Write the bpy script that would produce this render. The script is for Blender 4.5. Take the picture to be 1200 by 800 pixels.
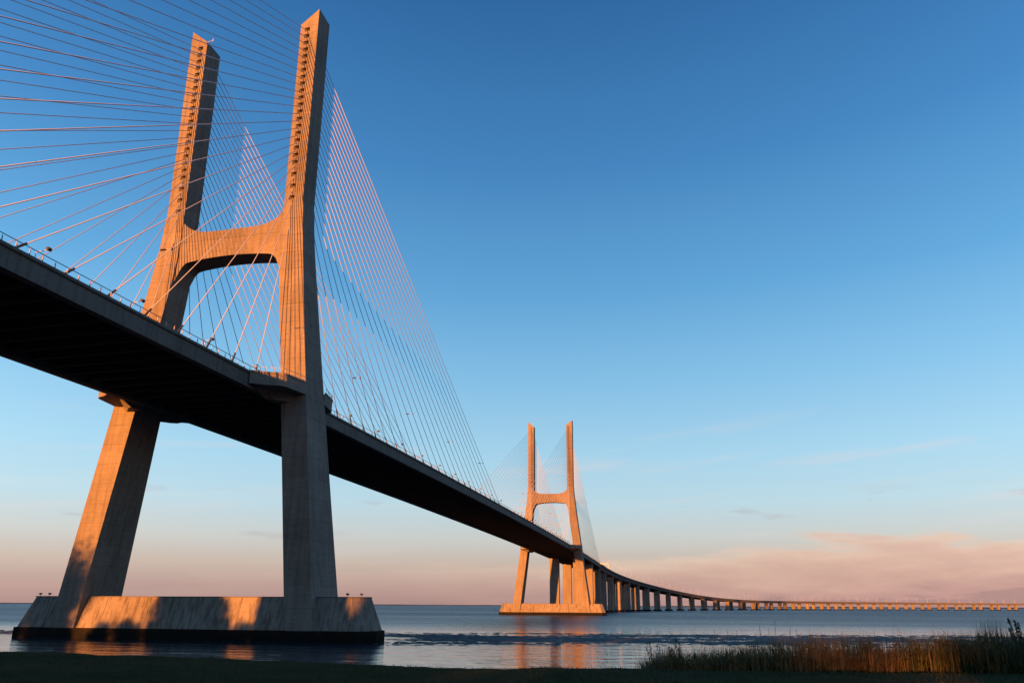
import bpy, bmesh, math, random
import numpy as np
from mathutils import Vector, Matrix

for o in list(bpy.data.objects): bpy.data.objects.remove(o, do_unlink=True)
S = bpy.context.scene
COL = S.collection
R = math.radians

# ------------------------------------------------------------------ camera
CAM = Vector((96.8, -136.1, 6.82))
YAW, PITCH, ROLL = R(-12.96), R(15.03), R(0.30)
F = Vector((math.sin(YAW)*math.cos(PITCH), math.cos(YAW)*math.cos(PITCH), math.sin(PITCH)))
Rt = Vector((math.cos(YAW), -math.sin(YAW), 0)); Up = Rt.cross(F)
R2 = Rt*math.cos(ROLL) + Up*math.sin(ROLL); U2 = Up*math.cos(ROLL) - Rt*math.sin(ROLL)
cd = bpy.data.cameras.new('camera'); cam = bpy.data.objects.new('camera', cd); COL.objects.link(cam)
M = Matrix((R2, U2, -F)).transposed().to_4x4(); M.translation = CAM; cam.matrix_world = M
cd.sensor_width = 36; cd.lens = 861.18/1200*36; cd.shift_y = 77.62/1200
cd.clip_start = 0.5; cd.clip_end = 60000
S.camera = cam

# ------------------------------------------------------------------ world, sun, exposure
SUN_AZ, SUN_EL = R(10.0), R(2.5)          # sun stands 10 degrees left of the bridge axis, behind the photographer
w = bpy.data.worlds.new('World'); S.world = w; w.use_nodes = True
nt = w.node_tree; nt.nodes.clear(); N = nt.nodes.new; L = nt.links.new
out = N('ShaderNodeOutputWorld'); bg = N('ShaderNodeBackground'); L(bg.outputs[0], out.inputs[0])
sky = N('ShaderNodeTexSky'); sky.sky_type = 'NISHITA'; sky.sun_disc = False
sky.sun_elevation = SUN_EL; sky.sun_rotation = R(190); sky.air_density = 1.0; sky.dust_density = 1.0; sky.ozone_density = 1.5
def _srgb(r, g, b):
    f = lambda c: (c/255/12.92) if c/255 <= 0.04045 else ((c/255+0.055)/1.055)**2.4
    return (f(r), f(g), f(b), 1)
def wmath(op, a, b=None, c=None, clamp=False):
    n = N('ShaderNodeMath'); n.operation = op; n.use_clamp = clamp
    for i, v in enumerate((a, b, c)):
        if v is None: continue
        if isinstance(v, (int, float)): n.inputs[i].default_value = v
        else: L(v, n.inputs[i])
    return n.outputs[0]
def wramp(fac, stops, interp='LINEAR'):
    n = N('ShaderNodeValToRGB'); n.color_ramp.interpolation = interp; e = n.color_ramp.elements
    while len(e) > 1: e.remove(e[0])
    e[0].position, e[0].color = stops[0]
    for p, c in stops[1:]:
        x = e.new(p); x.color = c
    L(fac, n.inputs[0]); return n.outputs[0]
def wmix(fac, a, b, mode='MIX'):
    n = N('ShaderNodeMixRGB'); n.blend_type = mode
    for i, v in ((0, fac), (1, a), (2, b)):
        if isinstance(v, (int, float, tuple)): n.inputs[i].default_value = v
        else: L(v, n.inputs[i])
    return n.outputs[0]
tc = N('ShaderNodeTexCoord'); sx = N('ShaderNodeSeparateXYZ'); L(tc.outputs['Generated'], sx.inputs[0])
elev = sx.outputs[2]
azim = wmath('ARCTAN2', sx.outputs[0], sx.outputs[1])
air = wramp(elev, [(0.0, _srgb(168,138,135)), (0.022, _srgb(184,154,148)), (0.05, _srgb(201,182,170)), (0.085, _srgb(203,206,203)),
                   (0.13, _srgb(188,217,229)), (0.19, _srgb(168,213,237)), (0.29, _srgb(134,193,232)), (0.40, _srgb(98,166,217)),
                   (0.545, _srgb(68,133,192)), (0.70, _srgb(46,103,162)), (1.0, _srgb(32,76,130))])
# low cloud bank over the far shore
cv = N('ShaderNodeCombineXYZ'); L(wmath('MULTIPLY', azim, 5.0), cv.inputs[0]); L(wmath('MULTIPLY', elev, 26.0), cv.inputs[1])
def wnoise(scale, detail, rough, off):
    m = N('ShaderNodeMapping'); m.inputs['Location'].default_value = off; L(cv.outputs[0], m.inputs[0])
    n = N('ShaderNodeTexNoise'); n.inputs['Scale'].default_value = scale; n.inputs['Detail'].default_value = detail
    n.inputs['Roughness'].default_value = rough; L(m.outputs[0], n.inputs[0]); return n.outputs[0]
n1 = wnoise(0.55, 3, 0.5, (3.1, 0.4, 0)); n2 = wnoise(2.2, 7, 0.6, (7.0, 2.0, 1.0)); n4 = wnoise(1.1, 6, 0.55, (1.0, 5.0, 2.0))
topl = wmath('ADD', 0.066, wmath('MULTIPLY', azim, 0.050))
topl = wmath('ADD', topl, wmath('MULTIPLY', wmath('SUBTRACT', n1, 0.5), 0.070))
topl = wmath('ADD', topl, wmath('MULTIPLY', wmath('SUBTRACT', n2, 0.5), 0.050))
dep_ = wmath('SUBTRACT', topl, elev)                       # how far below the bank's top
bfac = wramp(wmath('ADD', wmath('MULTIPLY', dep_, 10.0), 0.5), [(0.46, (0,0,0,1)), (0.62, (1,1,1,1))], 'EASE')
shade_ = wmath('ADD', wmath('MULTIPLY', dep_, 9.0), wmath('MULTIPLY', n4, 0.9))
bcol = wramp(shade_, [(0.42, _srgb(240,208,184)), (0.66, _srgb(222,180,162)), (0.95, _srgb(196,152,144)), (1.25, _srgb(176,138,134))])
side = wramp(wmath('ADD', azim, 0.5), [(0.10, (0.12,0.12,0.12,1)), (0.45, (0.55,0.55,0.55,1)), (0.70, (0.80,0.80,0.80,1))])
air = wmix(wmath('MULTIPLY', bfac, side), air, bcol)
# small grey shreds above the bank
shr = wnoise(1.5, 5, 0.55, (11.0, 3.3, 4.0))
sb = wramp(elev, [(0.07, (0,0,0,1)), (0.095, (1,1,1,1)), (0.125, (1,1,1,1)), (0.15, (0,0,0,1))], 'EASE')
air = wmix(wmath('MULTIPLY', wmath('MULTIPLY', wramp(shr, [(0.60, (0,0,0,1)), (0.72, (1,1,1,1))]), sb), 0.55), air, _srgb(176,170,176))
# thin streaks higher up
cv2 = N('ShaderNodeCombineXYZ'); L(wmath('MULTIPLY', azim, 2.2), cv2.inputs[0]); L(wmath('ADD', wmath('MULTIPLY', elev, 22.0), wmath('MULTIPLY', azim, -2.0)), cv2.inputs[1])
n3 = N('ShaderNodeTexNoise'); n3.inputs['Scale'].default_value = 1.6; n3.inputs['Detail'].default_value = 5; L(cv2.outputs[0], n3.inputs[0])
band = wramp(elev, [(0.03, (0,0,0,1)), (0.10, (1,1,1,1)), (0.19, (1,1,1,1)), (0.26, (0,0,0,1))], 'EASE')
streak = wmath('MULTIPLY', wramp(n3.outputs[0], [(0.54, (0,0,0,1)), (0.74, (1,1,1,1))]), band)
air = wmix(wmath('MULTIPLY', streak, 0.40), air, _srgb(222,214,214))
skyn = N('ShaderNodeMixRGB'); skyn.blend_type = 'ADD'; skyn.inputs[0].default_value = 1.0
sc = wmix(1.0, sky.outputs[0], (0.05, 0.05, 0.05, 1), 'MULTIPLY')
# the sky is deepest opposite the sun and brightens to both sides
anti = wmath('COSINE', wmath('ADD', azim, -SUN_AZ+0.35))
glow = wmath('ADD', 1.0, wmath('MINIMUM', wmath('MULTIPLY', wmath('SUBTRACT', 1.0, anti), 0.55), 0.30))
gv = N('ShaderNodeCombineXYZ')
for i in range(3): L(glow, gv.inputs[i])
air = wmix(1.0, air, gv.outputs[0], 'MULTIPLY')
L(sc, skyn.inputs[1]); L(wmix(1.0, air, (5.2, 5.2, 5.2, 1), 'MULTIPLY'), skyn.inputs[2])
L(skyn.outputs[0], bg.inputs[0])
bg.inputs[1].default_value = 0.053

sd = bpy.data.lights.new('sun', 'SUN'); sd.energy = 5.0; sd.angle = R(0.5); sd.color = (1.0, 0.315, 0.050)
sun = bpy.data.objects.new('sun', sd); COL.objects.link(sun)
SDIR = Vector((-math.sin(SUN_AZ)*math.cos(SUN_EL), -math.cos(SUN_AZ)*math.cos(SUN_EL), math.sin(SUN_EL)))
sun.rotation_euler = SDIR.to_track_quat('Z', 'Y').to_euler(); sun.location = SDIR*400
S.view_settings.view_transform = 'Standard'; S.view_settings.look = 'None'
S.view_settings.gamma = 1; S.view_settings.use_curve_mapping = False
S.view_settings.exposure = 1.8
# ------------------------------------------------------------------ materials
def new_mat(name):
    m = bpy.data.materials.new(name); m.use_nodes = True
    t = m.node_tree; t.nodes.clear()
    o = t.nodes.new('ShaderNodeOutputMaterial'); b = t.nodes.new('ShaderNodeBsdfPrincipled')
    t.links.new(b.outputs[0], o.inputs[0]); return m, t, b
def nmath(t, op, a, b=None, clamp=False):
    n = t.nodes.new('ShaderNodeMath'); n.operation = op; n.use_clamp = clamp
    for i, v in enumerate((a, b)):
        if v is None: continue
        if isinstance(v, (int, float)): n.inputs[i].default_value = v
        else: t.links.new(v, n.inputs[i])
    return n.outputs[0]
def nnoise(t, vec, scale, detail=4, rough=0.55):
    n = t.nodes.new('ShaderNodeTexNoise'); n.inputs['Scale'].default_value = scale
    n.inputs['Detail'].default_value = detail; n.inputs['Roughness'].default_value = rough
    t.links.new(vec, n.inputs[0]); return n.outputs[0]
def nmap(t, vec, scale=(1,1,1), loc=(0,0,0), rot=(0,0,0)):
    n = t.nodes.new('ShaderNodeMapping'); n.inputs['Scale'].default_value = scale
    n.inputs['Location'].default_value = loc; n.inputs['Rotation'].default_value = rot
    t.links.new(vec, n.inputs[0]); return n.outputs[0]
def nramp(t, fac, stops, interp='LINEAR'):
    n = t.nodes.new('ShaderNodeValToRGB'); n.color_ramp.interpolation = interp; e = n.color_ramp.elements
    while len(e) > 1: e.remove(e[0])
    e[0].position, e[0].color = stops[0][0], tuple(stops[0][1])+(1,)
    for p, c in stops[1:]:
        x = e.new(p); x.color = tuple(c)+(1,)
    t.links.new(fac, n.inputs[0]); return n.outputs[0]
def nmix(t, fac, a, b, mode='MIX'):
    n = t.nodes.new('ShaderNodeMixRGB'); n.blend_type = mode
    for i, v in ((0, fac), (1, a), (2, b)):
        if isinstance(v, (int, float)): n.inputs[i].default_value = v
        elif isinstance(v, tuple): n.inputs[i].default_value = v if len(v) == 4 else v+(1,)
        else: t.links.new(v, n.inputs[i])
    return n.outputs[0]
def nbump(t, h, strength, dist, b):
    n = t.nodes.new('ShaderNodeBump'); n.inputs['Strength'].default_value = strength; n.inputs['Distance'].default_value = dist
    t.links.new(h, n.inputs['Height']); t.links.new(n.outputs[0], b.inputs['Normal'])
def wpos(t):
    return t.nodes.new('ShaderNodeNewGeometry').outputs['Position']
def orand(t):
    return t.nodes.new('ShaderNodeObjectInfo').outputs['Random']

def concrete(name, base, streak=0.5, board=0.5, tint=0.12):
    m, t, b = new_mat(name); P = wpos(t)
    big = nnoise(t, nmap(t, P, (0.10, 0.10, 0.07)), 1.0, 5)
    fine = nnoise(t, P, 1.3, 6, 0.65)
    vert = nnoise(t, nmap(t, P, (1.1, 1.1, 0.035)), 1.0, 5, 0.6)           # rain streaks
    brd = nnoise(t, nmap(t, P, (0.25, 0.25, 3.0)), 1.0, 3, 0.6)             # formwork bands
    c = nmix(t, 1.0, tuple(base), nramp(t, big, [(0.30, (0.80,0.78,0.76)), (0.72, (1.12,1.11,1.09))]), 'MULTIPLY')
    c = nmix(t, 1.0, c, nramp(t, fine, [(0.25, (0.86,0.86,0.86)), (0.75, (1.10,1.10,1.10))]), 'MULTIPLY')
    c = nmix(t, streak, c, nramp(t, vert, [(0.36, (0.50,0.47,0.44)), (0.55, (1,1,1))]), 'MULTIPLY')
    c = nmix(t, board, c, nramp(t, brd, [(0.35, (0.80,0.80,0.80)), (0.6, (1.06,1.06,1.06))]), 'MULTIPLY')
    r = nmath(t, 'ADD', nmath(t, 'MULTIPLY', orand(t), tint), 1.0-tint/2)
    cr = t.nodes.new('ShaderNodeCombineXYZ')
    for i in range(3): t.links.new(r, cr.inputs[i])
    c = nmix(t, 1.0, c, cr.outputs[0], 'MULTIPLY')
    t.links.new(c, b.inputs['Base Color']); b.inputs['Roughness'].default_value = 0.88
    b.inputs['Specular IOR Level'].default_value = 0.25
    nbump(t, nmath(t, 'ADD', fine, brd), 0.35, 0.05, b)
    return m
def plain(name, col, rough=0.6, metal=0.0, var=0.15, scale=2.0):
    m, t, b = new_mat(name); n = nnoise(t, wpos(t), scale, 4)
    lo = tuple(c*(1-var) for c in col); hi = tuple(min(1, c*(1+var)) for c in col)
    t.links.new(nramp(t, n, [(0.3, lo), (0.7, hi)]), b.inputs['Base Color'])
    b.inputs['Roughness'].default_value = rough; b.inputs['Metallic'].default_value = metal
    b.inputs['Specular IOR Level'].default_value = 0.3
    return m
MAT = {}
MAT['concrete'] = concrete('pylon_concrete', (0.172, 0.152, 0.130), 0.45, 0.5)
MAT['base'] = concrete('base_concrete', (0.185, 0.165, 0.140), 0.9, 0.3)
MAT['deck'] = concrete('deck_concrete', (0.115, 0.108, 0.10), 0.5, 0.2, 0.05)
MAT['pier'] = concrete('pier_concrete', (0.178, 0.157, 0.134), 0.4, 0.4)
MAT['soffit'] = plain('shade_dark_soffit', (0.055, 0.052, 0.05), 0.95)  # cross-beam colour darkened to stand for the shade under the deck
MAT['joint'] = plain('dark_joint_concrete', (0.10, 0.09, 0.08), 0.9)  # darker concrete for the recessed joints and coping
MAT['asphalt'] = plain('asphalt', (0.05, 0.05, 0.05), 0.9)
MAT['stay'] = plain('white_stay_sheath', (0.33, 0.34, 0.40), 0.5, var=0.05)
MAT['dark_steel'] = plain('dark_steel', (0.035, 0.037, 0.04), 0.5)
MAT['rail_steel'] = plain('galvanised_rail', (0.30, 0.30, 0.30), 0.5)
MAT['pale_steel'] = plain('pale_lamp_steel', (0.36, 0.35, 0.34), 0.5)
MAT['sign'] = plain('sign_white', (0.45, 0.44, 0.43), 0.6)

m, t, b = new_mat('tidal_algae'); P = wpos(t)
n = nnoise(t, P, 1.1, 6, 0.6); sp = t.nodes.new('ShaderNodeSeparateXYZ'); t.links.new(P, sp.inputs[0])
t.links.new(nramp(t, nmath(t, 'ADD', n, nmath(t, 'MULTIPLY', sp.outputs[2], 0.10)), [(0.40, (0.005,0.006,0.005)), (0.70, (0.010,0.009,0.007)), (0.92, (0.028,0.017,0.012))]), b.inputs['Base Color'])
b.inputs['Roughness'].default_value = 0.9; b.inputs['Specular IOR Level'].default_value = 0.08; nbump(t, n, 0.8, 0.2, b); MAT['algae'] = m

# ------------------------------------------------------------------ mesh helpers
class MB:
    def __init__(s): s.v = []; s.f = []
    def add(s, verts, faces):
        k = len(s.v); s.v += [tuple(p) for p in verts]; s.f += [tuple(i+k for i in f) for f in faces]; return s
    def box(s, x0, x1, y0, y1, z0, z1):
        return s.add([(x0,y0,z0),(x1,y0,z0),(x1,y1,z0),(x0,y1,z0),(x0,y0,z1),(x1,y0,z1),(x1,y1,z1),(x0,y1,z1)],
                     [(3,2,1,0),(4,5,6,7),(0,1,5,4),(1,2,6,5),(2,3,7,6),(3,0,4,7)])
    def hexa(s, lo, hi):          # two rings of equal length, bottom and top, counter-clockwise
        n = len(lo); return s.add(list(lo)+list(hi), [tuple(range(n-1,-1,-1)), tuple(range(n,2*n))] + [(i,(i+1)%n,n+(i+1)%n,n+i) for i in range(n)])
    def tube(s, p, q, r0, r1=None, n=6, cap=True):
        r1 = r0 if r1 is None else r1; p = Vector(p); q = Vector(q); d = (q-p).normalized()
        a = d.orthogonal().normalized(); c = d.cross(a)
        ring = lambda o, r: [o + a*(r*math.cos(2*math.pi*i/n)) + c*(r*math.sin(2*math.pi*i/n)) for i in range(n)]
        f = [(i,(i+1)%n,n+(i+1)%n,n+i) for i in range(n)]
        if cap: f += [tuple(range(n-1,-1,-1)), tuple(range(n,2*n))]
        return s.add(ring(p,r0)+ring(q,r1), f)
    def mesh(s, name, mat, smooth=False):
        me = bpy.data.meshes.new(name); me.from_pydata(s.v, [], s.f); me.update()
        bm = bmesh.new(); bm.from_mesh(me); bmesh.ops.recalc_face_normals(bm, faces=bm.faces); bm.to_mesh(me); bm.free()
        me.materials.append(MAT[mat] if isinstance(mat, str) else mat)
        if smooth: me.polygons.foreach_set('use_smooth', [True]*len(me.polygons))
        return me
    def build(s, name, mat, parent=None, smooth=False): return link(name, s.mesh(name, mat, smooth), parent)
def link(name, me, parent=None, loc=(0,0,0), rot=(0,0,0)):
    o = bpy.data.objects.new(name, me); COL.objects.link(o); o.parent = parent; o.location = loc; o.rotation_euler = rot; return o
def tag(o, label=None, cat=None, group=None, kind=None):
    if label: o['label'] = label
    if cat: o['category'] = cat
    if group: o['group'] = group
    if kind: o['kind'] = kind
    return o
def empty(name, loc=(0,0,0), rz=0):
    o = bpy.data.objects.new(name, None); o.empty_display_size = 0.5; COL.objects.link(o); o.location = loc; o.rotation_euler = (0,0,rz); return o

# ------------------------------------------------------------------ alignment of the crossing
TS, TA, RAD = 662.7, 662.7+1740*1.062, 1740.0           # straight to TS, then a right-hand arc
def path(t):
    if t <= TS: return 0.0, t, 0.0
    a = (min(t, TA)-TS)/RAD; x = RAD*(1-math.cos(a)); y = TS+RAD*math.sin(a)
    if t > TA: x += (t-TA)*math.sin(a); y += (t-TA)*math.cos(a)
    return x, y, a
_G = 0.0454; _T1 = 150+_G/4.24e-5; _T2 = _T1+_G*8911
def kerb(t):
    if t < _T1: return 51.55-2.12e-5*(t-150)**2
    z1 = 51.55-2.12e-5*(_T1-150)**2
    u = min(t, _T2)-_T1; return z1-_G*u+u*u/(2*8911)
def at(t, l, dz):
    x, y, a = path(t); return Vector((x+l*math.cos(a), y-l*math.sin(a), kerb(t)+dz))
def sweep(prof, ts, mb=None, closed=True):
    mb = mb or MB(); n = len(prof); V = []; Fc = []
    for t in ts: V += [at(t, l, z) for l, z in prof]
    for k in range(len(ts)-1):
        for i in range(n): Fc.append((k*n+i, k*n+(i+1)%n, (k+1)*n+(i+1)%n, (k+1)*n+i))
    Fc += [tuple(range(n-1,-1,-1)), tuple((len(ts)-1)*n+i for i in range(n))]
    return mb.add(V, Fc)

# ------------------------------------------------------------------ ground, water, far shore
CE = CAM.copy(); Fh = Vector((math.sin(YAW), math.cos(YAW), 0)); Rh = Vector((math.cos(YAW), -math.sin(YAW), 0))
def W(u, wf, z): return Vector((CAM.x, CAM.y, 0)) + Rh*u + Fh*wf + Vector((0,0,z))
from mathutils import noise as mn
def edge_w(u):
    return 25.2 + 7.0*(1/(1+math.exp((u+7)/3.5))) + 0.35*mn.noise(Vector((u*0.35, 2.2, 0))) + (0.0012*max(0, -u-22)**1.5 if u < -22 else 0)
def ground_z(u, wf):
    e = edge_w(u); d = wf-e
    z = 4.9 + 0.10*mn.noise(Vector((u*0.13, wf*0.2, 4.0))) + 0.05*mn.noise(Vector((u*0.6, wf*0.6, 1.0)))
    z += 0.30*max(0, -wf)/50.0 + 0.25*max(0, 1-abs(wf)/14.0)
    z += 0.13*math.exp(-((u-1.6)/1.9)**2-((wf-22)/1.6)**2) + 0.14*math.exp(-((u-8.6)/1.8)**2-((wf-20.6)/1.1)**2)
    if d > -1.5:
        s = min(1, (d+1.5)/16.0); z = z*(1-s) + (-1.6)*s - 0.2*math.sin(math.pi*s)
    return z
def axis(*segs):
    o = []
    for a, b, st in segs:
        n = max(1, int(round((b-a)/st))); o += [a+(b-a)*i/n for i in range(n)]
    return o+[segs[-1][1]]
us = axis((-420,-60,12), (-60,-24,2), (-24,26,0.4), (26,60,2), (60,420,12))
ws = axis((-420,-40,20), (-40,12,4), (12,18,1), (18,40,0.35), (40,60,2.5))
g = MB(); nu = len(us)
for wf in ws: g.v += [tuple(W(u, wf, ground_z(u, wf))) for u in us]
for j in range(len(ws)-1):
    for i in range(nu-1): g.f.append((j*nu+i, j*nu+i+1, (j+1)*nu+i+1, (j+1)*nu+i))
m, t, b = new_mat('bank_turf'); P = wpos(t)
n = nnoise(t, P, 0.5, 6); n2 = nnoise(t, P, 6, 4)
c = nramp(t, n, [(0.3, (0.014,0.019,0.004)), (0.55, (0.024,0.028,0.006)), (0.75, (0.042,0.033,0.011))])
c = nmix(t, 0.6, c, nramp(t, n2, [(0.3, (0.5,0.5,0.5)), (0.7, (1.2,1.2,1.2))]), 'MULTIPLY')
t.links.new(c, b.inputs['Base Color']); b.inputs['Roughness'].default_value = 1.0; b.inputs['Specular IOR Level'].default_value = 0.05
nbump(t, n2, 0.6, 0.05, b); MAT['turf'] = m
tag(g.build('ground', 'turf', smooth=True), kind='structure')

m, t, b = new_mat('estuary_water'); P = wpos(t)
loc = nmap(t, P, (1,1,1), (0,0,0)); vm = t.nodes.new('ShaderNodeVectorMath'); vm.operation = 'DOT_PRODUCT'
t.links.new(P, vm.inputs[0]); vm.inputs[1].default_value = Fh
off = -(CAM.x*Fh.x+CAM.y*Fh.y)
warp = nnoise(t, nmap(t, P, (0.012, 0.03, 1), rot=(0,0,YAW)), 1.0, 4)
dist = nmath(t, 'ADD', vm.outputs['Value'], nmath(t, 'MULTIPLY', nmath(t, 'SUBTRACT', warp, 0.5), 60.0))
dist = nmath(t, 'ADD', dist, off)                              # metres out from the bank
far = nramp(t, nmath(t, 'DIVIDE', dist, 1000.0), [(0.09, (0.04,0.04,0.04)), (0.14, (0.07,0.07,0.07)), (0.20, (0.12,0.12,0.12)), (0.30, (0.8,0.8,0.8)), (0.6, (1,1,1))])
lane = nnoise(t, nmap(t, P, (0.0016, 0.012, 1), rot=(0,0,YAW)), 1.0, 4)    # wind lanes
rip = nnoise(t, nmap(t, P, (0.25, 0.8, 1), rot=(0,0,YAW)), 1.0, 3)
rip2 = nnoise(t, nmap(t, P, (0.05, 0.22, 1), rot=(0,0,YAW)), 1.0, 3)
amp = nmath(t, 'MULTIPLY', far, nramp(t, lane, [(0.30, (0.55,0.55,0.55)), (0.65, (1,1,1))]))
amp = nmath(t, 'ADD', nmath(t, 'MULTIPLY', amp, 1.0), 0.02)
h = nmath(t, 'MULTIPLY', nmath(t, 'ADD', rip, nmath(t, 'MULTIPLY', rip2, 2.5)), amp)
nbump(t, h, 1.0, 1.3, b)
b.inputs['Base Color'].default_value = (0.010, 0.032, 0.048, 1); b.inputs['IOR'].default_value = 1.33
t.links.new(nmath(t, 'ADD', nmath(t, 'MULTIPLY', amp, 0.40), 0.05), b.inputs['Roughness'])
MAT['water'] = m
wm = MB().add([(-30000,-30000,0),(30000,-30000,0),(30000,30000,0),(-30000,30000,0)], [(0,1,2,3)])
tag(wm.build('water', 'water'), kind='structure')

# low-tide mud bar, just breaking the surface
m, t, b = new_mat('wet_mud'); P = wpos(t)
n = nnoise(t, nmap(t, P, (0.25,0.6,1), rot=(0,0,YAW)), 1.0, 6, 0.6)
t.links.new(nramp(t, n, [(0.35, (0.022,0.024,0.025)), (0.65, (0.068,0.066,0.062))]), b.inputs['Base Color'])
b.inputs['Roughness'].default_value = 0.75; nbump(t, n, 1.0, 0.1, b); MAT['mud'] = m
g = MB(); mu = axis((-330,-130,3),(-130,130,0.7),(130,420,3)); mw = axis((132,198,0.5)); nu = len(mu)
for wf in mw:
    for u in mu:
        x = (wf-132)/66; env = math.sin(math.pi*x)
        z = 0.17*mn.fractal(Vector((u*0.045, wf*0.22, 0.5)), 1.0, 2.0, 4) + 0.20*mn.noise(Vector((u*0.45, wf*0.8, 3))) + 0.14*mn.noise(Vector((u*1.1, wf*1.3, 9)))
        z += -0.15 + 0.20*env**0.7
        if x < 0.02 or x > 0.98: z = -0.4
        if wf < 176: z -= 0.4*max(0, min(1, (-20-u)/14.0))*max(0, min(1, (176-wf)/10.0))              # scoured channel round the pylon base
        g.v.append(tuple(W(u, wf, z)))
for j in range(len(mw)-1):
    for i in range(nu-1): g.f.append((j*nu+i, j*nu+i+1, (j+1)*nu+i+1, (j+1)*nu+i))
tag(g.build('mudflat', 'mud', smooth=True), kind='structure')

# far shore: low land along the horizon
MAT['shore'] = plain('far_land', (0.05, 0.05, 0.045), 1.0, scale=0.01)
g = MB(); k = 0
for i in range(161):
    a = R(-75+i*150/160)+YAW; d0 = 7600+900*mn.noise(Vector((i*0.07, 0, 0)))
    hgt = 7+14*abs(mn.fractal(Vector((i*0.11, 3, 0)), 1, 2, 4))
    for d, z in ((d0, -1), (d0+60, hgt*0.6), (d0+500, hgt), (d0+1500, -1)): g.v.append((CAM.x+d*math.sin(a), CAM.y+d*math.cos(a), z))
for i in range(160):
    for j in range(3): g.f.append((i*4+j, (i+1)*4+j, (i+1)*4+j+1, i*4+j+1))
tag(g.build('far_shore', 'shore', smooth=True), kind='structure')

# ------------------------------------------------------------------ pylons
SP = lambda x, k: k*math.log(1+math.exp(x/k)) if x/k < 30 else x
def leg_in(z): return 12.9+0.1304*SP(82.0-z, 3.0)
def leg_out(z): return 17.46+0.125*SP(92.0-z, 3.5)+0.00040*max(0, 70-z)**1.65
def leg_dep(z): return 2.66+0.0358*SP(88.9-z, 3.0)
ZT = 94.6
NICHES = [141.3-1.93*i for i in range(20)] + [101.6, 98.6, 95.6, 88.2]
D_ANCH = [10.6+8.035*i for i in range(24)]                  # deck anchor offsets, index 0 = innermost
def ring(z, s, inset=0.0):
    a, b_, d = leg_in(z)+inset, leg_out(z)-inset, leg_dep(z)-inset
    p = [(a,-d,z),(b_,-d,z),(b_,d,z),(a,d,z)]
    return [(x*s, y, zz) for x, y, zz in (p if s > 0 else [p[1],p[0],p[3],p[2]])]
def niche_lift(mb, z0, z1, s, nz0, nz1):
    """upper lift with an anchorage niche in its front and back faces"""
    a, b_, d = 12.9, 17.46, 2.66; n0, n1, dep = 13.95, 15.35, 1.05
    V = lambda x, y, z: (x*s, y, z)
    mb.add([V(a,-d,z0),V(b_,-d,z0),V(b_,d,z0),V(a,d,z0)], [(0,1,2,3)]); mb.add([V(a,-d,z1),V(b_,-d,z1),V(b_,d,z1),V(a,d,z1)], [(0,1,2,3)])
    for x in (a, b_): mb.add([V(x,-d,z0),V(x,d,z0),V(x,d,z1),V(x,-d,z1)], [(0,1,2,3)])
    for q in (-1, 1):
        y = d*q; yi = (d-dep)*q; yb = (d-0.25)*q
        for x0, x1, u0, u1 in ((a,n0,z0,z1),(n1,b_,z0,z1),(n0,n1,z0,nz0),(n0,n1,nz1,z1)):
            mb.add([V(x0,y,u0),V(x1,y,u0),V(x1,y,u1),V(x0,y,u1)], [(0,1,2,3)])
        ax = (n0+n1)/2
        mb.add([V(n0,y,nz0),V(n1,y,nz0),V(n1,y,nz1),V(n0,y,nz1),V(ax+0.12,yi,nz1),V(ax-0.12,yi,nz1)], [(0,1,4,5),(1,2,4),(3,0,5),(2,3,5,4)])
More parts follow.
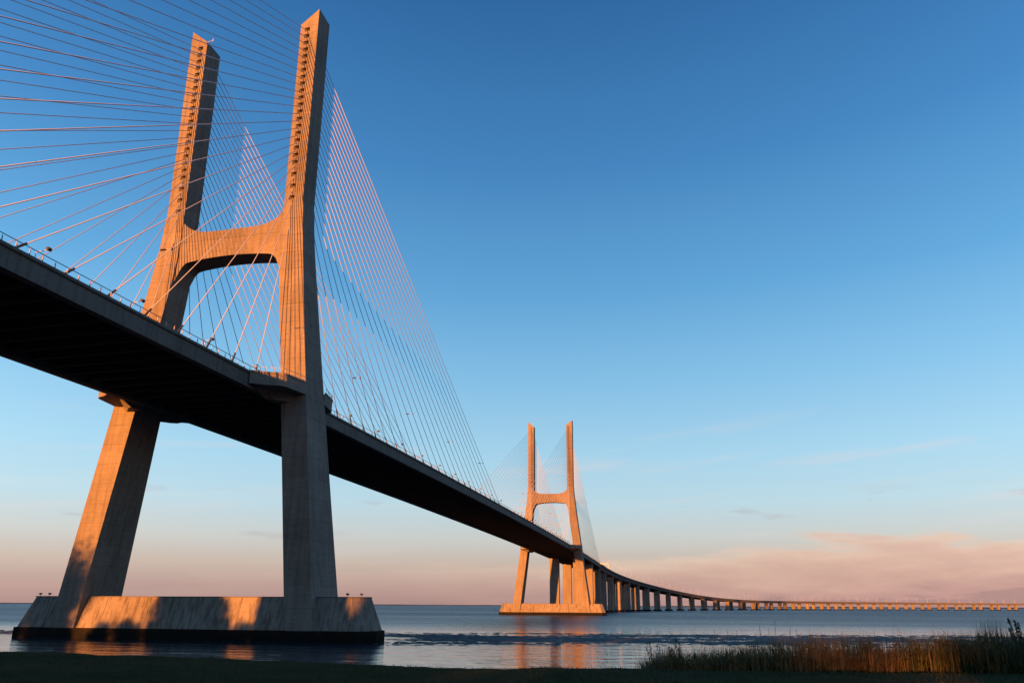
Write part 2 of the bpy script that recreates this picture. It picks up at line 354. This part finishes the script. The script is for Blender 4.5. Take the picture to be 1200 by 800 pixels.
def make_pylon(Y0, label):
    root = empty('bridge_pylon', (0, Y0, 0)); tag(root, label, 'pylon', 'H-shaped bridge pylons')
    base = MB()
    def plan(f, x1, x2, yh): return [(-x1,-f),(x1,-f),(x2,-yh),(x2,yh),(x1,f),(-x1,f),(-x2,yh),(-x2,-yh)]
    lo, hi = plan(5.30, 37.4, 39.7, 1.9), plan(3.57, 35.5, 37.5, 1.2)
    bo = base.hexa([(x,y,2.05) for x,y in lo], [(x,y,8.06) for x,y in hi]).build('base', 'base', root)
    pl = MB().hexa([(x*1.013,y*1.10,-4) for x,y in lo], [(x*1.012,y*1.07,2.05) for x,y in lo]).build('plinth', 'algae', bo)
    # wall panels between and beside the legs
    def face(x0, x1, side):
        mb = MB(); q = lambda x, t, o: (x, side*(5.30+(3.57-5.30)*t+o), 2.07+(8.03-2.07)*t)
        return mb.hexa([q(x0,0,0),q(x1,0,0),q(x1,0,0.09),q(x0,0,0.09)], [q(x0,1,0),q(x1,1,0),q(x1,1,0.09),q(x0,1,0.09)])
    xs = [-22.9+45.8*i/9 for i in range(10)]
    for side in (-1, 1):
        for i in range(9): face(xs[i]+0.04, xs[i+1]-0.04, side).build('wall_panel', 'base', bo)
        for s in (-1, 1): face(*sorted((s*31.2, s*35.3)), side).build('wall_panel', 'base', bo)
    cope = MB().hexa([(x*1.004,y*1.03,8.062) for x,y in hi], [(x*1.004,y*1.03,8.22) for x,y in hi]).build('coping', 'joint', bo)
    for s in (-1, 1):
        core = MB(); zs = [2.0]+[6+4*i for i in range(22)]+[ZT, 143.0]
        zs = sorted(set(zs))
        for z0, z1 in zip(zs[:-1], zs[1:]): core.hexa(ring(z0, s, 0.06 if z0 < ZT else 1.62), ring(z1, s, 0.06 if z1 < ZT else 1.62))
        leg = core.build('leg', 'joint', root)
        G = 0.025
        zz = [2.06, 6.0]+[6+4.22*i for i in range(1, 22)]; zz = [z for z in zz if z < ZT-1]+[ZT]
        for z0, z1 in zip(zz[:-1], zz[1:]):
            MB().hexa(ring(z0+G, s), ring(z1-G, s)).build('concrete_lift', 'concrete', leg)
        ns = sorted(n for n in NICHES if n > ZT)
        bounds = [ZT]+[(a+b_)/2 for a, b_ in zip(ns[:-1], ns[1:])]+[ns[-1]+0.95]
        for n_, z0, z1 in zip(ns, bounds[:-1], bounds[1:]):
            mb = MB(); niche_lift(mb, z0+G/2, z1-G/2, s, n_-0.55, n_+0.62); mb.build('concrete_lift', 'concrete', leg)
        zt = bounds[-1]+G
        p = [(12.9*s,-2.66),(17.46*s,-2.66),(17.46*s,2.66),(12.9*s,2.66)]
        top = [143.03, 146.8, 146.8, 143.03]
        MB().hexa([(x,y,zt) for x,y in p], [(x,y,z) for (x,y),z in zip(p, top)]).build('concrete_lift', 'concrete', leg)
        if s < 0:
            MB().tube((-15.2,0.5,144.9),(-15.2,0.5,146.3),0.05).tube((-15.2,0.5,146.3),(-13.9,0.5,146.3),0.05).tube((-13.9,0.5,146.0),(-13.9,0.5,146.9),0.12).build('beacon_light', 'rail_steel', leg)
        else:
            MB().tube((15.6,0.3,145.2),(15.6,0.3,147.6),0.05).build('lightning_rod', 'rail_steel', leg)
    # crossbeam: profile across the bridge, curved haunches above, arch below
    nseg = 26; X = [-1+2*i/nseg for i in range(nseg+1)]
    zt = lambda x: 89.55+3.2*abs(x)**5; 
    def zb(x):
        r = abs(x); return 83.0-1.1*r**2 - (0 if r < 0.80 else 4.6*(1-math.sqrt(max(0, 1-((r-0.80)/0.20)**2))))
    def xx(x, z): return (1 if x > 0 else -1)*(leg_in(z)+0.10) if abs(x) == 1 else x*12.95
    def strip(mb, top, bot, d):
        V = []
        for x in X:
            z1, z0 = top(x), bot(x)
            V += [(xx(x,z1),-d,z1),(xx(x,z0),-d,z0),(xx(x,z0),d,z0),(xx(x,z1),d,z1)]
        Fc = [(0,1,2,3), tuple(nseg*4+i for i in range(4))]
        for k_ in range(nseg):
            for i in range(4): Fc.append((k_*4+i, k_*4+(i+1)%4, (k_+1)*4+(i+1)%4, (k_+1)*4+i))
        mb.add(V, Fc)
    cbm = MB(); strip(cbm, lambda x: 87.36, zb, 2.52); cb = cbm.build('crossbeam', 'concrete', root)
    up = MB(); strip(up, zt, lambda x: 87.42, 2.52); up.build('crossbeam_top', 'concrete', cb)
    jn = MB().box(-12.9, 12.9, -2.45, 2.45, 87.36, 87.42).build('pour_joint', 'joint', cb)
    # stays: 24 to a fan, four fans
    for s in (-1, 1):
        for q in (-1, 1):
            for i in range(24):
                zn = sorted(NICHES)[i]; d = D_ANCH[i]
                yn = q*2.0 if zn > ZT else q*(leg_dep(zn)-0.05)
                A = Vector((14.65*s, yn, zn-0.05)); B = Vector((15.0*s, q*d, kerb(Y0+q*d)+0.05))
                dv = A-B; ln = dv.length; rot = dv.to_track_quat('Z', 'Y').to_euler()
                c = link('stay_cable', MB().tube((0,0,1.2),(0,0,ln),0.082,n=6).mesh('stay_cable','stay',True), root, B, rot)
                link('anchor_sleeve', SLEEVE, c)
    return root
sl = MB(); sl.tube((0,0,-0.6),(0,0,2.5),0.19,0.17,8); SLEEVE = sl.mesh('anchor_sleeve', 'dark_steel')
make_pylon(0.0, 'tall H-shaped concrete pylon beside the grassy bank, lower leg and sloped base partly in shade')
make_pylon(420.0, 'sunlit H-shaped concrete pylon out in open water where the viaduct begins')

# ------------------------------------------------------------------ decks
def rng(a, b_, st): n = max(1, int(round((b_-a)/st))); return [a+(b_-a)*i/n for i in range(n+1)]
deck = empty('bridge_deck', (0, -204.6, 0)); tag(deck, 'grey concrete road deck with black underside hung on the stays of both pylons', 'bridge deck')
def dbuild(mb, name, mat, root, smooth=False):
    o = mb.build(name, mat, None, smooth); o.parent = root; o.matrix_parent_inverse = Matrix.Translation(-Vector(root.location)); return o
T0, T3 = -204.6, 624.6
ts = rng(T0, T3-0.05, 10)
dbuild(sweep([(-13.9,-0.35),(13.9,-0.35),(13.9,-0.75),(-13.9,-0.75)], ts), 'road_slab', 'asphalt', deck)
for s in (-1, 1):
    # edge beam in cast segments with open joints
    for k in range(103):
        a = T0+8.053*k; b_ = min(a+8.053, T3)
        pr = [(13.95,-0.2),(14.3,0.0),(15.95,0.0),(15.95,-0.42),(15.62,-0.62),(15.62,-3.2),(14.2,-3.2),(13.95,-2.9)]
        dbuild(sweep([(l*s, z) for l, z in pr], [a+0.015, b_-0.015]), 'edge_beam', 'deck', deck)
    rail = MB(); sweep([(15.72*s,0.98),(15.81*s,0.98),(15.81*s,1.06),(15.72*s,1.06)], ts, rail)
    ro = dbuild(rail, 'guard_rail', 'dark_steel', deck)
    posts = MB()
    for t_ in rng(T0, T3, 2.05):
        p = at(t_, 15.77*s, 0); posts.box(p.x-0.05, p.x+0.05, p.y-0.06, p.y+0.06, p.z, p.z+0.70).box(p.x-0.02, p.x+0.02, p.y-0.02, p.y+0.02, p.z+0.7, p.z+0.98)
    po = dbuild(posts, 'rail_posts', 'pale_steel', deck); po['kind'] = 'stuff'
    bar = dbuild(sweep([(13.3*s,-0.35),(13.7*s,-0.35),(13.55*s,0.95),(13.45*s,0.95)], ts), 'crash_barrier', 'pier', deck)
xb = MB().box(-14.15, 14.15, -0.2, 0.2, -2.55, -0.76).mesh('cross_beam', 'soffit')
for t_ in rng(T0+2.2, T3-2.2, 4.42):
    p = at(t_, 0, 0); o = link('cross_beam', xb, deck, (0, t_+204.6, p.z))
# platforms where the deck widens round the pylon legs
for Y0 in (0.0, 420.0):
    for s in (-1, 1):
        pl = [(15.96,-13.8),(19.0,-11.7),(20.5,-11.2),(21.3,-10.7),(21.8,-9.9),(22.95,-4.25)]
        pl = pl + [(x, -y) for x, y in reversed(pl)]
        z0 = kerb(Y0)
        V = lambda lst, z: [(x*s, y+Y0, z) for x, y in lst]
        # slab, cut in two so that the leg passes between front and back halves
        fr = [p for p in pl if p[1] < 0]; bk = [p for p in pl if p[1] > 0]
        for half, q in ((fr, -1), (bk, 1)):
            yl = q*(leg_dep(50)+0.03)
            inner = [(22.95, yl), (15.96, yl)]
            poly = half[:]
            poly = (poly[:-1] + [(22.95, yl), (15.96, yl)]) if q < 0 else ([(15.96, yl), (22.95, yl)] + poly[1:])
            mb = MB().hexa(V(poly, z0-2.65), V(poly, z0-0.32))
            sl_ = dbuild(mb, 'leg_platform', 'pier', deck)
            lip = MB(); outer = half; par = MB()
            for (x0,y0),(x1,y1) in zip(outer[:-1], outer[1:]):
                nrm = Vector((y1-y0, -(x1-x0), 0)).normalized()
                if nrm.x < 0: nrm = -nrm
                o1, o2 = nrm*0.12, nrm*0.2
                P4 = [(x0-o2.x,y0-o2.y),(x1-o2.x,y1-o2.y),(x1+o1.x,y1+o1.y),(x0+o1.x,y0+o1.y)]
                lip.hexa(V(P4, z0-0.32), V(P4, z0+0.05))
                nn = max(1, int(math.hypot(x1-x0, y1-y0)/1.2))
                for k in range(nn):
                    f = (k+0.5)/nn; xq, yq = x0+(x1-x0)*f-o2.x*0.3, y0+(y1-y0)*f-o2.y*0.3
                    par.tube(V([(xq,yq)], z0+0.05)[0], V([(xq,yq)], z0+0.95)[0], 0.05, n=5)
                par.tube(V([(x0,y0)], z0+0.95)[0], V([(x1,y1)], z0+0.95)[0], 0.05, n=5)
            dbuild(lip, 'platform_kerb', 'pier', deck)
            dbuild(par, 'platform_railing', 'pale_steel', deck)
            # sloping corbel under the platform
            pin = [(15.7, yl), (15.7, q*11.5), (17.6, q*9.0), (21.0, yl)]
            pin2 = [(15.7, yl), (15.7, q*7.5), (17.0, q*6.8), (19.6, yl)]
            dbuild(MB().hexa(V(pin2, z0-4.1), V(pin, z0-2.66)), 'platform_corbel', 'pier', deck)
# curving viaduct beyond, and the approach behind the photographer
def viaduct(name, a, b_, label):
    r = empty(name, tuple(at(a, 0, 0).xy)+(0,)); tag(r, label, 'viaduct', 'viaduct decks')
    tt = rng(a+0.05, b_, 20)
    dbuild(sweep([(-15.5,-0.35),(15.5,-0.35),(15.5,-0.75),(13.0,-1.0),(-13.0,-1.0),(-15.5,-0.75)], tt), 'road_slab', 'deck', r)
    for s in (-1, 1):
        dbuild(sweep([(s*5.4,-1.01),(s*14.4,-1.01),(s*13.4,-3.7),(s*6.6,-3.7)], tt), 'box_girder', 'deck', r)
        dbuild(sweep([(s*15.2,-0.34),(s*15.62,-0.34),(s*15.62,1.0),(s*15.4,1.0)], tt), 'parapet', 'deck', r)
    return r
TE = 3600.0
viaduct('viaduct_deck', 624.65, TE, 'long low viaduct deck curving away over the water to the horizon')
viaduct('approach_deck', -335.0, -204.7, 'short approach deck joining the pylon beside the grassy bank to land')

# ------------------------------------------------------------------ piers
COLUMNS = {}
def column_mesh(h, wd, dp):
    key = (round(h, 1), wd, dp)
    if key not in COLUMNS:
        mb = MB(); c = 0.35
        P = [(-wd+c,-dp),(wd-c,-dp),(wd,-dp+c),(wd,dp-c),(wd-c,dp),(-wd+c,dp),(-wd,dp-c),(-wd,-dp+c)]
        mb.hexa([(x,y,0) for x,y in P], [(x,y,h) for x,y in P]); COLUMNS[key] = mb.mesh('column', 'pier')
    return COLUMNS[key]
capm = MB().hexa([(-5.6,-3.9,-6),(5.6,-3.9,-6),(5.6,3.9,-6),(-5.6,3.9,-6)], [(-5.4,-3.7,1.9),(5.4,-3.7,1.9),(5.4,3.7,1.9),(-5.4,3.7,1.9)]).mesh('pile_cap', 'algae')
bearm = MB().box(-2.6,-1.2,-0.8,0.8,0,0.45).box(1.2,2.6,-0.8,0.8,0,0.45).mesh('bearing', 'dark_steel')
def pier(t_, label, group, depth, wd, dp):
    x, y, a = path(t_); r = empty('viaduct_pier', (x, y, 0), -a); tag(r, label, 'pier', group)
    top = kerb(t_)-depth-0.45
    for s in (-1, 1):
        c = link('column', column_mesh(top-1.9, wd, dp), r, (s*10.0, 0, 1.9))
        link('bearing', bearm, c, (0, 0, top-1.9))
        link('pile_cap', capm, r, (s*10.0, 0, 0))
    return r
ORD = ['first','second','third','fourth','fifth','sixth','seventh','eighth','ninth','tenth','eleventh','twelfth','thirteenth','fourteenth']
tp = [492.0, 562.6, 624.6]+[624.6+62.0*i for i in range(1, 48)]
for i, t_ in enumerate(tp):
    lab = '%s twin-column concrete pier past the open-water pylon' % ORD[i] if i < 14 else 'short twin-column pier under the far low stretch of viaduct'
    pier(t_, lab, 'twin-column piers in the water', 3.25 if i < 2 else 3.75, 4.0 if i < 3 else 3.5, 2.2)
for i, t_ in enumerate([-72.0, -180.0, -235.0, -330.0]):  # unseen land-side piers, spaced and widened to shade the bank pylon's right leg
    pier(t_, '%s unseen twin-column pier landward of the pylon beside the bank, arranged for shadow' % ORD[i], 'unseen piers arranged for shadow on the land side', 3.25 if i < 2 else 3.75, 5.0 if i == 0 else 4.2, 2.2)

# ------------------------------------------------------------------ lamps and signs
ln_arm = MB().tube((0,0,0),(-1.7,0,0.1),0.06).mesh('arm', 'pale_steel')
hd = MB(); hd.hexa([(-0.8,-0.28,-0.16),(0.7,-0.22,-0.16),(0.7,0.22,-0.16),(-0.8,0.28,-0.16)], [(-0.6,-0.16,0.12),(0.6,-0.14,0.12),(0.6,0.14,0.12),(-0.6,0.16,0.12)]); ln_head = hd.mesh('lamp_head', 'dark_steel')
cl = MB().box(-0.16,0.16,-0.2,0.2,-0.25,0.25).mesh('clamp', 'dark_steel')
for Y0, nm in ((0.0, 'beside the bank'), (420.0, 'in open water')):
    for s in (-1, 1):
        for off in (-163, -122, -79, -39.5, 39.5, 79, 122, 163):
            q = 1 if off > 0 else -1; best = None
            for i in range(24):
                A = Vector((14.65*s, Y0+q*2.0, sorted(NICHES)[i])); B = Vector((15.0*s, Y0+q*D_ANCH[i], kerb(Y0+q*D_ANCH[i])))
                f = 14.2/(A.z-B.z); P_ = B+(A-B)*f; e = abs(P_.y-(Y0+off))
                if best is None or e < best[0]: best = (e, P_)
            r = empty('stay_lamp', best[1], 0 if s > 0 else math.pi)
            tag(r, 'small dark road lamp clamped high on a stay cable of the pylon '+nm, 'lamp', 'road lamps on the stays '+nm)
            r.scale = (0.75,0.75,0.75); link('arm', ln_arm, r); link('lamp_head', ln_head, r, (-2.2,0,0.1)); link('clamp', cl, r)
fa = MB().tube((0,0,0),(0,0,1.0),0.05).tube((0,0,1.0),(2.1,0,1.12),0.05).mesh('bracket_arm', 'pale_steel')
fh = MB().tube((2.0,-0.28,1.2),(2.0,0.28,1.2),0.26,0.26,10).tube((2.0,0,0.95),(2.0,0,1.3),0.1,0.1).mesh('lamp_head', 'dark_steel')
for Y0, nm in ((0.0, 'beside the bank'), (420.0, 'in open water')):
    for s in (-1, 1):
        for q in (-1, 1):
            for k in range(10):
                t_ = Y0+q*(28.5+17.7*k)
                r = empty('deck_floodlight', at(t_, 15.5*s, 0.0), 0 if s > 0 else math.pi)
                tag(r, 'dark floodlight on short pale arm at deck edge near the pylon '+nm, 'floodlight', 'deck edge floodlights '+nm)
                link('bracket_arm', fa, r); link('lamp_head', fh, r)
sp_ = MB().tube((0,0,0),(0,0,11.5),0.13,0.08,6).tube((0,0,11.5),(-1.8,0,12.3),0.07,0.05,5).box(-2.7,-1.7,-0.14,0.14,12.2,12.38).mesh('street_lamp', 'pale_steel')
for i, t_ in enumerate(rng(645, 3500, 39.31)):
    x, y, a = path(t_)
    for s in (-1, 1):
        o = link('street_lamp', sp_, None, at(t_, s*14.9, -0.36), (0,0,-a if s > 0 else math.pi-a))
        tag(o, 'slim pale lamp post standing along the curving viaduct', 'street lamp', 'lamp posts along the viaduct')
gt = empty('sign_gantry', at(700, 0, -0.35)); tag(gt, 'pale overhead sign gantry spanning the road where the viaduct begins', 'sign gantry')
for s in (-1, 1): MB().box(s*14.6-0.22,s*14.6+0.22,-0.22,0.22,0,7.6).build('post', 'sign', gt)
MB().box(-14.3,14.3,-0.3,0.3,6.6,7.5).build('beam', 'sign', gt)
for x in (-9, -3, 6): MB().box(x-2.2,x+2.2,-0.5,-0.32,5.6,8.3).build('sign_panel', 'sign', gt)
# floodlights on the base of the nearer pylon
for X_, Y_, nm in ((36.6,-1.6,'river end'), (34.2,-2.6,'river side'), (-36.0,-2.2,'shaded end'), (-33.3,-2.6,'shaded side')):
    r = empty('base_floodlight', (X_, Y_, 8.221)); tag(r, 'small dark floodlight on the pylon base coping, bank pylon, %s' % nm, 'floodlight')
    r.scale = (0.7,0.7,0.7)
    MB().tube((0,0,0),(0,0,0.45),0.07).build('stand', 'dark_steel', r); MB().hexa([(-0.35,-0.3,0.45),(0.35,-0.3,0.45),(0.35,0.25,0.45),(-0.35,0.25,0.45)], [(-0.35,-0.1,0.95),(0.35,-0.1,0.95),(0.35,0.3,0.85),(-0.35,0.3,0.85)]).build('lamp_housing', 'dark_steel', r)
# ------------------------------------------------------------------ vegetation
random.seed(7)
def leafmat(name, c0, c1, c2, rough=0.7):
    m, t, b = new_mat(name); g_ = t.nodes.new('ShaderNodeNewGeometry'); n = nnoise(t, g_.outputs['Position'], 1.7, 3)
    f = nmath(t, 'ADD', nmath(t, 'MULTIPLY', g_.outputs['Random Per Island'], 0.6), nmath(t, 'MULTIPLY', n, 0.5))
    t.links.new(nramp(t, f, [(0.2, c0), (0.5, c1), (0.85, c2)]), b.inputs['Base Color']); b.inputs['Roughness'].default_value = rough
    b.inputs['Specular IOR Level'].default_value = 0.15
    return m
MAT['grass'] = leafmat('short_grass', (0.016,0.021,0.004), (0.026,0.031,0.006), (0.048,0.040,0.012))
MAT['reed'] = leafmat('reed_leaf', (0.065,0.062,0.018), (0.12,0.082,0.030), (0.19,0.11,0.045))
MAT['reed_dark'] = leafmat('shrub_leaf', (0.022,0.032,0.010), (0.045,0.050,0.016), (0.085,0.065,0.026))
MAT['plume'] = leafmat('reed_plume', (0.16,0.085,0.06), (0.24,0.13,0.09), (0.34,0.20,0.14))
MAT['bark'] = plain('bark', (0.05, 0.038, 0.028), 0.9)
MAT['canopy'] = leafmat('tree_leaf', (0.02,0.035,0.010), (0.035,0.055,0.016), (0.06,0.075,0.02))
def blade(mb, p, h, wd, lean, az, mat=None, seg=3):
    dx, dy = math.cos(az), math.sin(az); px, py = -dy, dx; V = []
    for i in range(seg+1):
        f = i/seg; k = lean*f*f; ww = wd*(1-f)**0.6*0.5 if i < seg else 0
        c = Vector((p[0]+dx*k, p[1]+dy*k, p[2]+h*(f-0.25*abs(lean)/max(h,0.01)*f*f)))
        if i < seg: V += [(c.x-px*ww, c.y-py*ww, c.z), (c.x+px*ww, c.y+py*ww, c.z)]
        else: V.append(tuple(c))
    Fc = [(2*i, 2*i+1, 2*i+3, 2*i+2) for i in range(seg-1)]+[(2*seg-2, 2*seg-1, 2*seg)]
    mb.add(V, Fc)
def raw(mb, name, mat):
    me = bpy.data.meshes.new(name); me.from_pydata(mb.v, [], mb.f); me.update(); me.materials.append(MAT[mat]); return link(name, me)
# short grass of the bank
g = MB()
for i in range(52000):
    u = random.uniform(-25, 27); wf = random.uniform(17.5, edge_w(u)+0.8)
    if wf < abs(u)*0.0: continue
    p = W(u, wf, ground_z(u, wf)-0.01); hh = random.uniform(0.03, 0.085)*(1+0.9*max(0, mn.noise(Vector((u*0.8, wf*0.8, 7)))))
    if wf > edge_w(u)-1.0: hh *= 1.6
    blade(g, p, hh, 0.016, random.uniform(0, 0.05), random.uniform(0, 6.28), seg=1)
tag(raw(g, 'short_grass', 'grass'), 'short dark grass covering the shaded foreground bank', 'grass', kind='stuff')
# reed bed along the edge of the bank
def reed_h(u):
    k = [(4.2,0.0),(5.2,0.55),(6.2,0.70),(7.5,0.85),(9,1.0),(10.5,1.18),(12,1.22),(13.5,1.12),(14.5,1.32),(16,1.42),(18,1.45),(24,1.5)]
    for (a, x), (b_, y) in zip(k[:-1], k[1:]):
        if a <= u <= b_: return x+(y-x)*(u-a)/(b_-a)
    return 0.0
g = MB(); gd = MB()
for i in range(15000):
    u = random.uniform(4.6, 24); e = edge_w(u); wf = e+random.uniform(-0.2, 3.2)
    hb = 1.38*reed_h(u)*(0.60+0.40*mn.noise(Vector((u*1.3, wf*0.5, 2))))*random.choice((1,1,0.8,0.6))+random.gauss(0, 0.10)
    if hb < 0.15: continue
    p = W(u, wf, ground_z(u, wf)-0.03); top = hb+4.85-p.z; dark = u > 13.2+0.8*mn.noise(Vector((wf, u, 0)))
    blade(gd if dark else g, p, max(0.2, top), random.uniform(0.022, 0.045), random.uniform(0.03, 0.40), random.uniform(0, 6.28), seg=3)
    if random.random() < 0.75:                               # drooping leaves on the stem
        for j in range(3):
            z = top*random.uniform(0.1, 0.8); q = p+Vector((0,0,z))
            blade(gd if dark else g, q, random.uniform(0.12, 0.35), random.uniform(0.025,0.05), random.uniform(0.2, 0.5), random.uniform(0, 6.28), seg=2)
tag(raw(g, 'reed_bed', 'reed'), 'rusty green reed bed along the bank edge', 'reeds', kind='stuff')
tag(raw(gd, 'bramble_thicket', 'reed_dark'), 'dark thicket of scrub beside the reed bed', 'scrub', kind='stuff')
# single plumed reeds standing above the bed
pix = [(833,736),(847,737),(868,738),(906,726),(893,731),(900,733),(918,731),(935,737),(888,741),(860,744),(880,752),(1047,734),(942,742),(815,742),(1140,733),(965,745)]
for i, (x, y) in enumerate(pix):
    wf = 26.5+random.uniform(0, 1.5); u = (x-600)/861.18*0.966*wf; dep = math.atan((y-477.6)/861.18)-PITCH
    zt_ = CAM.z-math.tan(dep)*wf; p = W(u, wf, ground_z(u, wf)-0.03)
    r = empty('reed', p, random.uniform(0, 6.28)); hgt = zt_-p.z
    tag(r, 'tall single reed with a reddish plume rising above the reed bed', 'reed', 'plumed reeds above the reed bed')
    ln_ = random.uniform(0.05, 0.25)
    st = MB().tube((0,0,0),(ln_*0.4,0,hgt*0.6),0.008,0.006,4).tube((ln_*0.4,0,hgt*0.6),(ln_,0,hgt*0.92),0.006,0.004,4); st.build('stem', 'reed', r)
    pm = MB()
    for j in range(46):
        f = random.random(); q = (ln_+0.03*f, 0, hgt*(0.86+0.14*f)); blade(pm, q, random.uniform(0.03,0.07), 0.012, random.uniform(0.01, 0.06)*(1-0.5*f), random.uniform(0, 6.28), seg=1)
    o = bpy.data.meshes.new('plume'); o.from_pydata(pm.v, [], pm.f); o.materials.append(MAT['plume']); link('plume', o, r)
    lv = MB()
    for j in range(4): blade(lv, (ln_*0.3,0,hgt*random.uniform(0.3,0.7)), 0.3, 0.02, random.uniform(0.15,0.35), random.uniform(0,6.28), seg=2)
    o = bpy.data.meshes.new('leaf'); o.from_pydata(lv.v, [], lv.f); o.materials.append(MAT['reed']); link('leaf', o, r)
# spiky dock stems and a low shrub at the water end of the reed bed
def shrub(px, py0, py1, wf, spread, nleaf, label, mat, name, spikes=0):
    u = (px-600)/861.18*0.966*wf; z0 = ground_z(u, wf)-0.05; zt_ = CAM.z-math.tan(math.atan((py0-477.6)/861.18)-PITCH)*wf
    r = empty(name, W(u, wf, z0)); tag(r, label, 'shrub'); hgt = zt_-z0; st = MB(); lf = MB()
    nb = 9+spikes
    for k in range(nb):
        a = random.uniform(0, 6.28); sp = spread*random.uniform(0.3, 1); h = hgt*random.uniform(0.55, 1.0) if k else hgt
        tip = Vector((math.cos(a)*sp, math.sin(a)*sp, h)); mid = tip*0.5+Vector((0,0,0.1*h))
        st.tube((0,0,0), mid, 0.016, 0.011, 5).tube(mid, tip, 0.011, 0.004, 5)
        for j in range(nleaf):
            f = random.uniform(0.25, 1.0); q = (mid*(f/0.5) if f < 0.5 else mid+(tip-mid)*((f-0.5)/0.5))
            off_ = Vector((random.gauss(0,1), random.gauss(0,1), random.gauss(0,0.7)))*0.07*(1.2-f)
            blade(lf, q+off_, random.uniform(0.04, 0.12), random.uniform(0.02,0.04), random.uniform(-0.05, 0.14), random.uniform(0, 6.28), seg=2)
    st.build('stem', 'bark', r); o = bpy.data.meshes.new('foliage'); o.from_pydata(lf.v, [], lf.f); o.materials.append(MAT[mat]); link('foliage', o, r)
shrub(765, 748, 782, 25.6, 0.42, 10, 'spiky weed with bare upright stems at the water end of the reed bed', 'reed_dark', 'spiky_weed')
shrub(790, 750, 782, 25.8, 0.35, 60, 'small bushy shrub between the spiky weed and the reeds', 'reed_dark', 'low_shrub')
shrub(1194, 716, 782, 26.5, 0.85, 320, 'dark feathery bush overtopping the scrub thicket', 'reed_dark', 'feathery_bush', 12)
# trees on the land behind the photographer: they shade the bank and the foot of the bank-side pylon
def tree_parts(seed, h, rx, low=0.38):
    rnd = random.Random(seed); tr = MB(); lf = MB()
    tr.tube((0,0,0),(0.1,0,h*0.45),0.035*h,0.022*h,8).tube((0.1,0,h*0.45),(0,0.1,h*0.9),0.022*h,0.006*h,6)
    for k in range(9):
        a = rnd.uniform(0,6.28); z = h*rnd.uniform(0.3,0.75); e = Vector((math.cos(a)*rx*0.75, math.sin(a)*rx*0.75, z+h*0.16)); tr.tube((0.05,0,z), e, 0.012*h, 0.004*h, 5)
    cl = [(rnd.uniform(-0.6,0.6)*rx, rnd.uniform(-0.6,0.6)*rx, h*rnd.uniform(low,0.86), rx*rnd.uniform(0.35,0.6)) for _ in range(22)]
    for k in range(9000):
        c = rnd.choice(cl); d = Vector((rnd.gauss(0,1), rnd.gauss(0,1), rnd.gauss(0,1))).normalized()*c[3]*rnd.uniform(0.5,1.05)
        p = Vector(c[:3])+d; sz = rnd.uniform(0.2,0.42); a = Vector((rnd.gauss(0,1), rnd.gauss(0,1), rnd.gauss(0,1))).normalized(); b2 = a.orthogonal().normalized()*sz*0.6; a *= sz
        lf.add([p-a, p+b2, p+a, p-b2], [(0,1,2,3)])
    return tr.mesh('trunk', 'bark'), lf.mesh('crown', 'canopy')
TREES = [tree_parts(1, 16.0, 8.0), tree_parts(2, 12.0, 6.0), tree_parts(3, 8.0, 5.0), tree_parts(4, 8.0, 6.0, 0.08)]
def tree(x, y, kind, sc, label):
    rel = Vector((x-CAM.x, y-CAM.y, 0)); u, wf = rel.dot(Rh), rel.dot(Fh)
    r = empty('broadleaf_tree', (x, y, ground_z(max(-419,min(419,u)), max(-419,wf))-0.1), random.uniform(0,6.28)); tag(r, label, 'tree', 'trees on the land behind the bank')
    for nm, me in zip(('trunk','crown'), TREES[kind]):
        o = link(nm, me, r); o.scale = (sc,sc,sc)
TA_ = math.tan(SUN_AZ)
for X_, tt_, kd, sc_, lb in ((-26,150,0,1.27,'tallest broadleaf tree on the land behind the bank'), (-37,165,0,1.15,'broad tree beside the tallest tree behind the bank'), (-31,158,1,1.2,'leafy tree between the two tallest trees behind the bank'),
                          (-1,158,1,1.05,'medium tree with spreading crown behind the bank'), (6,150,1,0.9,'narrow tree crowded by the spreading tree behind the bank'),
                          (23,165,1,1.1,'full crowned tree behind the bank near the approach deck'), (31,170,2,1.1,'slight tree behind the bank at the row end')):
    tree(X_-TA_*tt_, -5-tt_, kd, sc_, lb)
for i in range(14):
    tree(-44+i*6.5+random.uniform(-2,2)-TA_*140, -145+random.uniform(-4,4), 3, random.uniform(0.50,0.66), 'shrubby little tree low on the land behind the bank')
for i in range(34):
    tree(10+i*6.2+random.uniform(-2,2), -232+random.uniform(-14,14), 3, random.uniform(0.86,1.06), 'low broadleaf tree in the row behind the grassy bank')
